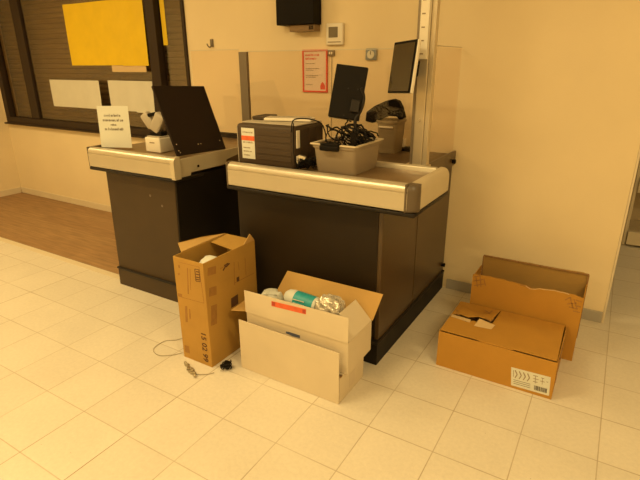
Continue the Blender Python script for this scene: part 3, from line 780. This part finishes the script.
# tall brown box
tb = thing('cardboard_box', (-1.80, 1.86, 0), 'tall brown cardboard box, open flaps and printed numbers, in front of counters', 'cardboard box', 'cardboard boxes')
BX0, BX1, BY0, BY1, BZ = -1.905, -1.690, 1.645, 2.065, .618
b = new_bm(); shell(b, BX0, BX1, BY0, BY1, .0, BZ); obj('box_body', b, M['card'], tb, bevel=.0015)
b = new_bm(); slab(b, [(BX0, BY0+.06, BZ), (BX0, BY1-.005, BZ), (BX0-.045, BY1-.16, BZ+.016), (BX0-.085, BY0+.12, BZ+.016)], .004); obj('flap', b, M['card_in'], tb)
b = new_bm(); slab(b, [(BX0+.012, BY1-.006, BZ), (BX1-.012, BY1-.006, BZ), (BX1-.02, BY1-.165, BZ-.012), (BX0+.02, BY1-.15, BZ-.002)], .004); obj('flap', b, M['card'], tb)
b = new_bm(); slab(b, [(BX1-.002, BY1-.10, BZ), (BX1-.002, BY1-.005, BZ), (BX1+.002, BY1-.015, BZ+.012), (BX1+.002, BY1-.045, BZ+.05)], .004); obj('flap', b, M['card_in'], tb)
# print: front face
b = new_bm(); FY = BY0
for P_, Q_ in (((178.5, 262), (199, 267)), ((199, 267), (204, 303)), ((181, 297), (203.6, 303.2))):
    decal_y(b, stroke(P_, Q_, .45), FY)
def vtext_patch(bm, x0, y0, x1, y1, w): decal_y(bm, stroke((x0, y0), (x1, y1), w), FY)
for (x_, ya, yb, w_) in ((187.5, 268, 294, 1.0), (190, 269, 290, .5), (186, 306, 322, 2.2), (189.5, 309, 319, 1.2), (178.7, 265, 268, 1.5), (178.5, 273, 275, 2)):
    vtext_patch(b, x_, ya, x_+.8, yb, w_)
decal_y(b, [(177.8, 293), (182, 294), (182.3, 297.3), (178.2, 296.3)], FY)
decal_y(b, [(184.5, 345), (189, 346.2), (190, 353.5), (185.5, 352)], FY)
obj('print_marks', b, M['brown_ink'], tb)
b = new_bm()   # rounded emblem with bars
cx, cy = 197.3, 275.5
for P_, Q_ in (((194.8, 269), (199.0, 269.8)), ((199.0, 269.8), (200.2, 281.8)), ((200.2, 281.8), (195.9, 281)), ((195.9, 281), (194.8, 269))): decal_y(b, stroke(P_, Q_, .7), FY)
for yy in (271.5, 274.2, 277, 279.2): decal_y(b, stroke((196.0, yy), (199.3, yy+.7), 1.0), FY)
obj('emblem', b, M['brown_ink2'], tb)
# readable vertical number 15 02 99 on the front face
def text_mesh(body, size, m4, m, name, parent, bold=False):
    cu = bpy.data.curves.new('txt', 'FONT'); cu.body = body; cu.size = size; cu.extrude = .0004
    if bold: cu.offset = size*.02
    cu.align_x = 'CENTER'; cu.align_y = 'CENTER'; cu.space_character = 1.05
    to = bpy.data.objects.new('txt', cu); C.objects.link(to)
    bpy.context.view_layer.update()
    me = bpy.data.meshes.new_from_object(to.evaluated_get(bpy.context.evaluated_depsgraph_get()))
    bpy.data.objects.remove(to); bpy.data.curves.remove(cu)
    b = new_bm(); b.from_mesh(me); bpy.data.meshes.remove(me)
    bmesh.ops.transform(b, matrix=m4, verts=b.verts)
    return obj(name, b, m, parent)
q = at_y(204.5, 347, FY)
# reading downwards: text x axis -> -z, text y axis -> +x, facing -y
mt = Matrix(((0, 1, 0, q.x), (0, 0, -1, FY-.0008), (-1, 0, 0, q.z), (0, 0, 0, 1)))
text_mesh('15 02 99', .050, mt, M['brown_ink2'], 'lettering', tb, True)
# print: right face
b = new_bm(); RX = BX1
for (xa, ya, xb, yb) in ((207.5, 268, 216, 276), (209, 288, 216.5, 297), (211, 306, 217, 326)):
    decal_x(b, [(xa, ya), (xb, ya-2.2), (xb, yb-2.4), (xa, yb)], RX)
for P_, Q_ in (((220, 269), (229, 263.5)), ((234, 262), (234.5, 285)), ((234.5, 283), (254, 273)), ((245, 258), (246, 275)), ((238, 262), (239, 270))):
    decal_x(b, stroke(P_, Q_, .5), RX)
obj('print_marks', b, M['brown_ink'], tb)
b = new_bm()
for P_, Q_ in (((223, 270.5), (227.5, 263)), ((224, 265.5), (229.5, 263.5)), ((226, 267), (229.5, 263.3))): decal_x(b, stroke(P_, Q_, 1.2), RX)
obj('arrow_mark', b, M['brown_ink2'], tb)
b = new_bm()
decal_x(b, [(236.5, 277.5), (239.2, 276.3), (239.4, 281), (236.7, 282.2)], RX)
obj('square_mark', b, M['brown_ink2'], tb)
b = new_bm(); decal_x(b, [(231, 298.5), (237.8, 294), (238.3, 303.5), (231.3, 308)], RX); obj('hand_hole', b, M['brown_ink2'], tb)
b = new_bm(); bmesh.ops.create_icosphere(b, subdivisions=3, radius=.07, matrix=Matrix.Translation((-1.775, 1.79, .538)))
for v in b.verts:
    v.co.z = .538+(v.co.z-.538)*.75
    v.co += V((R.uniform(-1, 1), R.uniform(-1, 1), R.uniform(-1, 1)))*.005
tag(obj('plastic_bag', b, M['paper_w'], None, smooth=True), 'white crumpled bag inside the tall brown box', 'bag')

# lower white box
wl = thing('cardboard_box', (-1.25, 1.87, 0), 'lower white cardboard box on the floor, its front flap up, under the other white box', 'cardboard box', 'cardboard boxes')
LX0, LX1, LY0, LY1 = -1.553, -.944, 1.735, 2.00
b = new_bm(); shell(b, LX0, LX1, LY0+.006, LY1, .0, .150); box(b, LX0+.004, LX1-.004, LY0+.035, LY1-.006, .144, .149); obj('box_body', b, M['wcard'], wl, bevel=.001)
b = new_bm(); slab(b, [(LX0, LY0, .001), (LX1, LY0, .001), (LX1, LY0, .290), (LX0, LY0, .298)], .005, flip=False); obj('flap', b, M['wcard'], wl, bevel=.0008)
b = new_bm(); slab(b, [(LX1+.001, LY0, .152), (LX1+.001, LY0+.02, .153), (LX1+.001, LY0+.02, .158), (LX1+.001, LY0, .163)], .006); obj('torn_edge', b, M['card_edge'], wl)
b = new_bm(); box(b, LX1+.0002, LX1+.001, 1.84, 1.90, .03, .11); obj('tape_patch', b, mat('paper_tape', (.62, .52, .38), .6), wl)

# upper white box, open, with contents
wu = thing('cardboard_box', (-1.22, 1.9, .151), 'upper white cardboard box with open flaps and a red label, wrapped goods inside', 'cardboard box', 'cardboard boxes')
UX0, UX1, UY0, UY1, UZ0, UZ1 = -1.535, -.922, 1.777, 2.037, .152, .326
b = new_bm(); shell(b, UX0, UX1, UY0, UY1, UZ0, UZ1); obj('box_body', b, M['wcard'], wu, bevel=.0015)
b = new_bm(); slab(b, [(UX0-.003, UY0, UZ1+.001), (UX1+.001, UY0, UZ1+.001), (UX1+.001, UY0+.004, .462), (UX0-.008, UY0+.004, .452)], .004); obj('flap', b, M['wcard'], wu, bevel=.0008)
b = new_bm(); slab(b, [(UX0, UY1, UZ1), (UX1+.005, UY1, UZ1), (UX1+.035, UY1+.050, .462), (UX0+.055, UY1+.050, .462)], .004, flip=True); obj('flap', b, M['card_in'], wu, bevel=.0008)
b = new_bm(); slab(b, [(UX1-.003, UY0+.010, UZ1), (UX1-.003, UY1-.004, UZ1), (UX1-.096, UY1-.004, UZ1+.095), (UX1-.096, UY0+.085, UZ1+.095)], .004); obj('flap', b, M['wcard'], wu, bevel=.0008)
b = new_bm(); slab(b, [(UX0-.001, UY0+.005, UZ1), (UX0-.001, UY1-.006, UZ1), (UX0-.098, UY1-.13, UZ1-.004), (UX0-.092, UY0-.02, UZ1-.008)], .004); obj('flap', b, M['card_in'], wu, bevel=.0008)
b = new_bm(); decal_y(b, [(271.5, 301), (306, 309.2), (306, 314.5), (271.5, 306)], UY0-.001); obj('red_label', b, M['red_l'], wu)
for lab_ in ('red_label',): bpy.data.objects[lab_]['label'] = 'red orange label strip'
b = new_bm(); decal_y(b, [(271.8, 301.6), (275, 302.4), (275, 306), (271.8, 305.2)], UY0-.0018); decal_y(b, [(302.5, 309.4), (305.4, 310), (305.4, 313.7), (302.5, 313)], UY0-.0018)
obj('label_end', b, mat('dark_red_print', (.45, .06, .03), .5), wu)
q = at_y(293, 335, UY0)
mt = Matrix(((1, 0, 0, q.x), (0, 0, -1, UY0-.0008), (0, 1, 0, q.z), (0, 0, 0, 1)))
b = new_bm(); decal_y(b, [(286, 331.4), (289, 331.8), (300, 335.4), (300, 338.2), (293, 336.3), (286, 333.2)], UY0)
obj('print_marks', b, M['grey_ink'], wu)

# contents
pg = new_bm(); bmesh.ops.create_icosphere(pg, subdivisions=4, radius=1)
for v in pg.verts:
    n = V((math.sin(v.co.x*7+v.co.z*5), math.cos(v.co.y*8-v.co.x*3), math.sin(v.co.z*9+2)))*.09
    v.co = V((v.co.x*.055, v.co.y*.05, v.co.z*.075)) + n*.12 + V((-1.455, 1.90, .352))
tag(obj('paper_wad', pg, M['paper_w'], None, smooth=True), 'crumpled white paper at the left end of the upper white box', 'paper')
bt = thing('bottle', (-1.30, 1.93, .33), 'white bottle with teal label lying in the upper white box', 'bottle')
def lathe_x(bm, prof, c, rz=0, ry=0, n=28, sc=(1, 1, 1)):
    rings = []
    m_ = Matrix.Translation(c) @ Matrix.Rotation(rz, 4, 'Z') @ Matrix.Rotation(ry, 4, 'Y')
    for x, r in prof: rings.append([bm.verts.new(m_ @ V((x, math.cos(2*math.pi*k/n)*r*sc[1], math.sin(2*math.pi*k/n)*r*sc[2]))) for k in range(n)])
    for i in range(len(rings)-1):
        for k in range(n): bm.faces.new((rings[i][k], rings[i][(k+1) % n], rings[i+1][(k+1) % n], rings[i+1][k]))
    bm.faces.new(rings[0][::-1]); bm.faces.new(rings[-1])
cB = (-1.285, 1.94, .385)
b = new_bm(); lathe_x(b, [(-.105, .012), (-.102, .028), (-.085, .041), (-.055, .046), (.085, .046), (.098, .04), (.10, .02)], cB, rz=-.02, ry=.05); obj('bottle_body', b, M['paper_w'], bt, smooth='auto')
b = new_bm(); lathe_x(b, [(-.035, .0468), (.084, .0468)], cB, rz=-.02, ry=.05); blab = obj('bottle_label', b, M['teal'], bt, smooth='auto')
b = new_bm()
for a, c_ in ((-.025, .012), (.0, .008), (.022, .005)): box(b, cB[0]-.03, cB[0]+.04, cB[1]-.0478, cB[1]-.044, cB[2]+a, cB[2]+a+c_*.6)
obj('label_print', b, M['white_pl'], blab)
# clear wrapped bag: crumpled film
def crumple(name, c, s, m, amp, seed, rz=0):
    r = random.Random(seed); b = new_bm(); bmesh.ops.create_icosphere(b, subdivisions=4, radius=1)
    ph = [r.uniform(0, 6) for _ in range(6)]
    for v in b.verts:
        x, y, z = v.co
        k = 1+amp*(abs(math.sin(x*6+ph[0]+y*3))+abs(math.cos(z*7+ph[1]+x*4))+abs(math.sin(y*8+ph[2]-z*3)))/3 + r.uniform(-.02, .02)
        sq = lambda t: math.copysign(abs(t)**.7, t)
        v.co = V((sq(x)*s[0]*k, sq(y)*s[1]*k, sq(z)*s[2]*k))
    bmesh.ops.transform(b, matrix=Matrix.Translation(c) @ Matrix.Rotation(rz, 4, 'Z'), verts=b.verts)
    return obj(name, b, m, None, smooth=False)
tag(crumple('plastic_bag', (-1.112, 1.94, .380), (.064, .05, .064), M['wrap'], .25, 3), 'shiny clear crinkled plastic wrap beside the bottle in upper white box', 'bag')
b = new_bm()
for k in range(9):
    x = -1.125+k*.010; slab(b, [(x, 1.90, .37), (x+.006, 1.90, .37), (x+.02, 1.93, .465-abs(k-4)*.006), (x+.012, 1.935, .46-abs(k-4)*.006)], .001)
tag(obj('foil_strip', b, M['chrome']), 'bright foil pleats at the top of the clear wrap', 'foil')
b = new_bm(); box(b, -1.53+.03, -.94, 1.80, 2.02, .1585, .262, .01); tag(obj('packed_goods', b, M['wcard']), 'flat pale packed goods filling the bottom of upper white box', 'goods')

# right low box
lb = thing('cardboard_box', (-.35, 2.5, 0), 'low brown cardboard box with a white barcode label, torn lid, on the right', 'cardboard box', 'cardboard boxes')
X0, X1, Y0, Y1, Z1 = -.645, -.057, 2.302, 2.715, .212
b = new_bm(); shell(b, X0, X1, Y0, Y1, 0, Z1); obj('box_body', b, M['card2'], lb, bevel=.002)
# top flaps: main lid with slits at the front corners, torn left corner
b = new_bm()
slab(b, [(X0+.004, Y0+.012, Z1+.0005), (X0+.19, Y0+.012, Z1+.0005), (X0+.22, Y0+.004, Z1+.0005), (X0+.37, Y0+.004, Z1+.0005), (X0+.39, Y0+.012, Z1+.0005), (X1-.006, Y0+.012, Z1+.0005), (X1-.012, Y1-.01, Z1+.0005), (X0+.24, Y1-.01, Z1+.0005),
         (X0+.23, Y0+.225, Z1+.0005), (X0+.20, Y0+.19, Z1+.0005), (X0+.13, Y0+.20, Z1+.0005), (X0+.10, Y0+.165, Z1+.0005), (X0+.03, Y0+.20, Z1+.0005), (X0+.004, Y0+.19, Z1+.0005)], .005)
obj('lid', b, M['card2'], lb, bevel=.001)
b = new_bm()
slab(b, [(X0+.006, Y0+.215, Z1+.001), (X0+.05, Y0+.225, Z1+.010), (X0+.10, Y0+.20, Z1+.016), (X0+.15, Y0+.235, Z1+.017), (X0+.22, Y0+.23, Z1+.012), (X0+.235, Y1-.012, Z1+.001), (X0+.006, Y1-.012, Z1+.001)], .004)
obj('torn_flap', b, M['card2'], lb, bevel=.001)
b = new_bm(); box(b, X0+.01, X1-.01, Y0+.006, Y1-.006, Z1-.05, Z1-.045); obj('inner_flap', b, M['card_edge'], lb)
b = new_bm()
slab(b, [(X0+.15, Y0+.14, Z1+.0065), (X0+.24, Y0+.15, Z1+.0065), (X0+.25, Y0+.20, Z1+.010), (X0+.16, Y0+.215, Z1+.019)], .0008)
slab(b, [(X0+.01, Y0+.18, Z1+.0065), (X0+.12, Y0+.165, Z1+.0065), (X0+.12, Y0+.195, Z1+.0095), (X0+.01, Y0+.21, Z1+.0065)], .0008)
obj('tape', b, M['tape'], lb)
b = new_bm()
for P_, Q_ in (((484.5, 310), (489.5, 313)), ((489, 313.5), (492.5, 310.5)), ((485, 317.5), (490, 320.5)), ((490, 321.5), (494, 318.5)), ((455, 312), (459.5, 315)), ((455.5, 309.5), (458, 311))):
    q4 = stroke(P_, Q_, 1.0); slab(b, [at_z(p_[0], p_[1], Z1+.021) for p_ in q4], .0005)
obj('print_marks', b, M['brown_ink'], lb)
b = new_bm(); slab(b, [(X1+.001, Y0+.002, .10), (X1+.001, Y0+.035, .14), (X1+.001, Y0+.02, .19), (X1+.001, Y0+.03, .214), (X1+.001, Y0+.002, .214)], .004)
slab(b, [(X1+.0008, Y0+.05, .17), (X1+.0008, Y0+.20, .185), (X1+.0008, Y0+.22, .21), (X1+.0008, Y0+.05, .212)], .003); obj('torn_edge', b, M['card_edge'], lb)
# label
LB = [(511.3, 367), (550.8, 377.3), (549, 395.8), (511.0, 385.0)]
b = new_bm(); decal_y(b, LB, Y0, .0008); plab = obj('paper_label', b, M['paper_w'], lb)
bpy.data.objects['paper_label']['label'] = 'white shipping label'
b = new_bm()
def on_label(u, v_):
    P = V(LB[0]).lerp(V(LB[1]), u); Q = V(LB[3]).lerp(V(LB[2]), u); r_ = P.lerp(Q, v_); return (r_.x, r_.y)
for i in range(4):
    u0 = .10+i*.105
    for A, B_ in (((u0, .12), (u0+.055, .33)), ((u0+.055, .33), (u0, .54))): decal_y(b, stroke(on_label(*A), on_label(*B_), 1.1), Y0-.0008)
decal_y(b, stroke(on_label(.06, .14), on_label(.06, .5), .6), Y0-.0008)
for A, B_ in (((.56, .14), (.68, .14)), ((.56, .30), (.70, .30)), ((.56, .46), (.68, .46)), ((.62, .12), (.62, .55)), ((.76, .16), (.84, .16)), ((.74, .34), (.86, .34)), ((.80, .14), (.80, .5)), ((.9, .3), (.95, .3))):
    decal_y(b, stroke(on_label(*A), on_label(*B_), .55), Y0-.0008)
obj('label_symbols', b, M['ink_soft'], plab)
b = new_bm()
R = random.Random(3); u = .60
while u < .93:
    w_ = R.choice((.008, .014, .02)); decal_y(b, [on_label(u, .66), on_label(u+w_, .66), on_label(u+w_, .9), on_label(u, .9)], Y0-.0008); u += w_+R.choice((.008, .014))
for vv in (.66, .76, .86): decal_y(b, stroke(on_label(.06, vv), on_label(.5, vv), .35), Y0-.0008)
obj('barcode', b, M['ink'], plab)

# box standing behind it, open, torn front
sb = thing('cardboard_box', (-.30, 2.83, 0), 'upright brown cardboard box with ragged front edge, between the low box and the wall', 'cardboard box', 'cardboard boxes')
X0, X1, Y0, Y1 = -.592, -.003, 2.728, 2.925
b = new_bm()
top = [(X0, .398)]
R = random.Random(9)
for i in range(1, 24):
    u = i/24; z_ = .400+.004*math.sin(u*9)+R.uniform(-.0025, .0025)
    if .50 < u < .62: z_ -= .010+R.uniform(0, .008)
    if u > .72: z_ -= (u-.72)*.03
    top.append((X0+(X1-X0)*u, z_))
top.append((X1, .388))
slab(b, [(X0, Y0, .0), (X1, Y0, 0)] + [(x, Y0, z_) for x, z_ in top[::-1]], .006, flip=False)
obj('front_wall', b, M['card2'], sb)
b = new_bm(); slab(b, [(x, Y0-.0069, z_-.0035) for x, z_ in top[12:22]] + [(x, Y0-.0069, z_+.0005) for x, z_ in top[12:22][::-1]], .001); obj('torn_edge', b, M['tape'], sb)
b = new_bm()
box(b, X0, X0+.005, Y0+.007, Y1-.006, 0, .385); box(b, X1-.005, X1, Y0+.007, Y1-.006, 0, .395); box(b, X0+.006, X1-.006, Y0+.007, Y1-.006, 0, .005)
obj('side_wall', b, M['card2'], sb)
b = new_bm(); slab(b, [(X0+.01, Y1, 0), (X1+.0, Y1, 0), (X1+.0, Y1, .448), (X1-.03, Y1, .458), (X1-.25, Y1, .452), (X0+.28, Y1, .456), (X0+.01, Y1, .446)], .005, flip=True); obj('back_wall', b, mat('shaded_cardboard_liner', (.36, .215, .055), .85, bump=.1, bscale=60, var=.05), sb, bevel=.001)  # inner liner; shade inside the open box is put into its darker colour
b = new_bm(); box(b, X0+.008, X1, Y1-.008, Y1+.008, .447, .453); box(b, X1-.006, X1+.003, Y1-.01, Y1+.006, .05, .446); box(b, X0+.006, X0+.013, Y1-.008, Y1+.006, .05, .446); obj('fold_edge', b, M['card_edge'], sb)
b = new_bm()
FY = Y0-.0062
for P_, Q_ in (((474, 277), (480, 275.5)), ((473.5, 281), (483, 279.5)), ((474, 285.5), (484, 284)), ((480, 275), (481, 287)), ((476, 277), (477.5, 287)), ((484, 279), (485.5, 286)),
               ((565, 300), (571, 297)), ((567, 304), (577, 303)), ((570, 297), (573, 308)), ((574, 299), (577, 309)), ((569, 307), (578, 309)), ((576, 300), (582, 302)), ((577, 306), (581, 307)), ((573, 311), (580, 312.5)),
               ((520, 285), (531, 287.5))):
    decal_y(b, stroke(P_, Q_, 1.1), FY)
obj('print_marks', b, M['brown_ink'], sb)

# ------------------------------------------------------------------ floor litter
b = new_bm()
pts = [at_z(px, py, .004) for px, py in ((186, 337), (176, 340), (165, 341), (155, 347), (154, 352), (160, 355.5), (172, 355), (182, 353))]
tube(b, smoothpath(pts), .0018, 6)
tag(obj('cable', b, M['cable_g'], None, smooth=True), 'thin grey cable loop on the tiles left of the tall brown box', 'cable')
b = new_bm(); R = random.Random(4)
P0 = at_z(190, 369, .008)
for k in range(7):
    t = k/6
    c_ = at_z(185.5+t*9, 363+t*12, .010)
    rbox(b, c_, .035, .012, .016, rz=R.uniform(-1, 1), ry=R.uniform(-.5, .5), bev=.002)
tag(obj('crumpled_foil', b, mat('dull_foil', (.42, .36, .24), .3, metal=.7, bump=.8, bscale=90), None), 'small crumpled silver scrap on the floor before the tall box', 'scrap')
b = new_bm(); tube(b, smoothpath([at_z(px, py, .004) for px, py in ((194, 374), (201, 374.5), (209, 374), (214, 372.5))]), .002, 6)
tag(obj('cable', b, M['cable_g'], None, smooth=True), 'short pale cord on the floor beside the silver scrap', 'cable')
pl_ = thing('power_plug', at_z(227, 369, 0), 'black power plug with a coiled lead on the floor between the boxes', 'plug')
c_ = at_z(227, 365.5, .02)
b = new_bm(); rbox(b, c_+V((0, .0, .004)), .036, .04, .038, rz=.6, ry=.3, bev=.008); rbox(b, c_+V((-.018, -.01, -.006)), .028, .03, .022, rz=-.4, bev=.005); pbody = obj('plug_body', b, M['black'], pl_, smooth='auto')
b = new_bm()
pts = []
for i in range(26):
    a = i*.55; pts.append(c_+V((math.cos(a)*.024, math.sin(a)*.024, -.014+.0016*i)))
tube(b, smoothpath(pts, 3), .003, 6); obj('lead', b, M['cable'], pl_, smooth=True)
for dx in (.006, -.010):
    b = new_bm(); cyl(b, c_+V((dx, -.022, -.006)), c_+V((dx, -.042, -.014)), .0025, n=10); obj('pin', b, M['chrome'], pbody)

# ------------------------------------------------------------------ shelving in the next room
shf = thing('shelf_unit', (.80, 5.2, 0), 'cream metal shop shelving seen through the opening at the right edge', 'shelf')
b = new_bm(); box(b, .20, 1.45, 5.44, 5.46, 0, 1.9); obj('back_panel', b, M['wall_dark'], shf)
for zz in (.02, .50, .92, 1.34):
    b = new_bm(); box(b, .23, 1.42, 5.0, 5.435, zz+.09, zz+.115, .002); box(b, .23, 1.42, 4.98, 4.995, zz, zz+.12, .002); obj('shelf', b, M['shelf'], shf)
for xx in (.20, 1.425):
    b = new_bm(); box(b, xx, xx+.025, 5.02, 5.06, 0, 1.95, .002); obj('upright', b, M['shelf'], shf)

# ------------------------------------------------------------------ lights: ceiling luminaires
def luminaire(x, y, power, label, sx=1.2, sy=.3):
    t = thing('ceiling_light', (x, y, CEIL-.06), label, 'ceiling light', 'ceiling lights')
    b = new_bm(); box(b, x-sx/2-.02, x+sx/2+.02, y-sy/2-.02, y-sy/2, CEIL-.07, CEIL-.001); box(b, x-sx/2-.02, x+sx/2+.02, y+sy/2, y+sy/2+.02, CEIL-.07, CEIL-.001)
    box(b, x-sx/2-.02, x-sx/2, y-sy/2, y+sy/2, CEIL-.07, CEIL-.001); box(b, x+sx/2, x+sx/2+.02, y-sy/2, y+sy/2, CEIL-.07, CEIL-.001); obj('housing', b, M['white_pl'], t)
    b = new_bm(); box(b, x-sx/2, x+sx/2, y-sy/2, y+sy/2, CEIL-.05, CEIL-.045); obj('diffuser', b, M['lamp'], t)
    L = bpy.data.lights.new('lamp', 'AREA'); L.shape = 'RECTANGLE'; L.size = sx-.04; L.size_y = sy-.04; L.energy = power; L.color = (1.0, .742, .33)
    lo = bpy.data.objects.new('lamp', L); C.objects.link(lo); lo.location = (x, y, CEIL-.075)
LIGHTS = [(-4.6, 1.1, 58), (-2.0, .5, 48), (1.3, .4, 60), (-4.6, -2.6, 40), (-1.4, -2.6, 48), (1.6, -2.6, 54), (1.6, 4.6, 9)]
names = ['ceiling light nearest the wood floor, left end', 'ceiling light above the tiles before the counters', 'ceiling light above the right tiles', 'rear left ceiling light behind the viewpoint', 'rear middle ceiling light behind the viewpoint', 'rear right ceiling light behind the viewpoint', 'ceiling light in the next room over the shelving']
for (x, y, p_), n_ in zip(LIGHTS, names): luminaire(x, y, p_, n_)

w = bpy.data.worlds.new('world'); bpy.context.scene.world = w; w.use_nodes = True
w.node_tree.nodes['Background'].inputs[0].default_value = (1, .75, .42, 1); w.node_tree.nodes['Background'].inputs[1].default_value = .05

# ------------------------------------------------------------------ camera
cam = bpy.data.cameras.new('camera'); co = bpy.data.objects.new('camera', cam); C.objects.link(co)
cam.sensor_fit = 'HORIZONTAL'; cam.sensor_width = 36; cam.lens = FPX/640*36
mc = Matrix((RIGHT, UP, -FWD)).transposed().to_4x4(); mc.translation = (0, 0, H)
co.matrix_world = mc
bpy.context.scene.camera = co
vs = bpy.context.scene.view_settings
vs.view_transform = 'Standard'; vs.look = 'None'; vs.gamma = 1; vs.use_curve_mapping = False; vs.exposure = -0.09
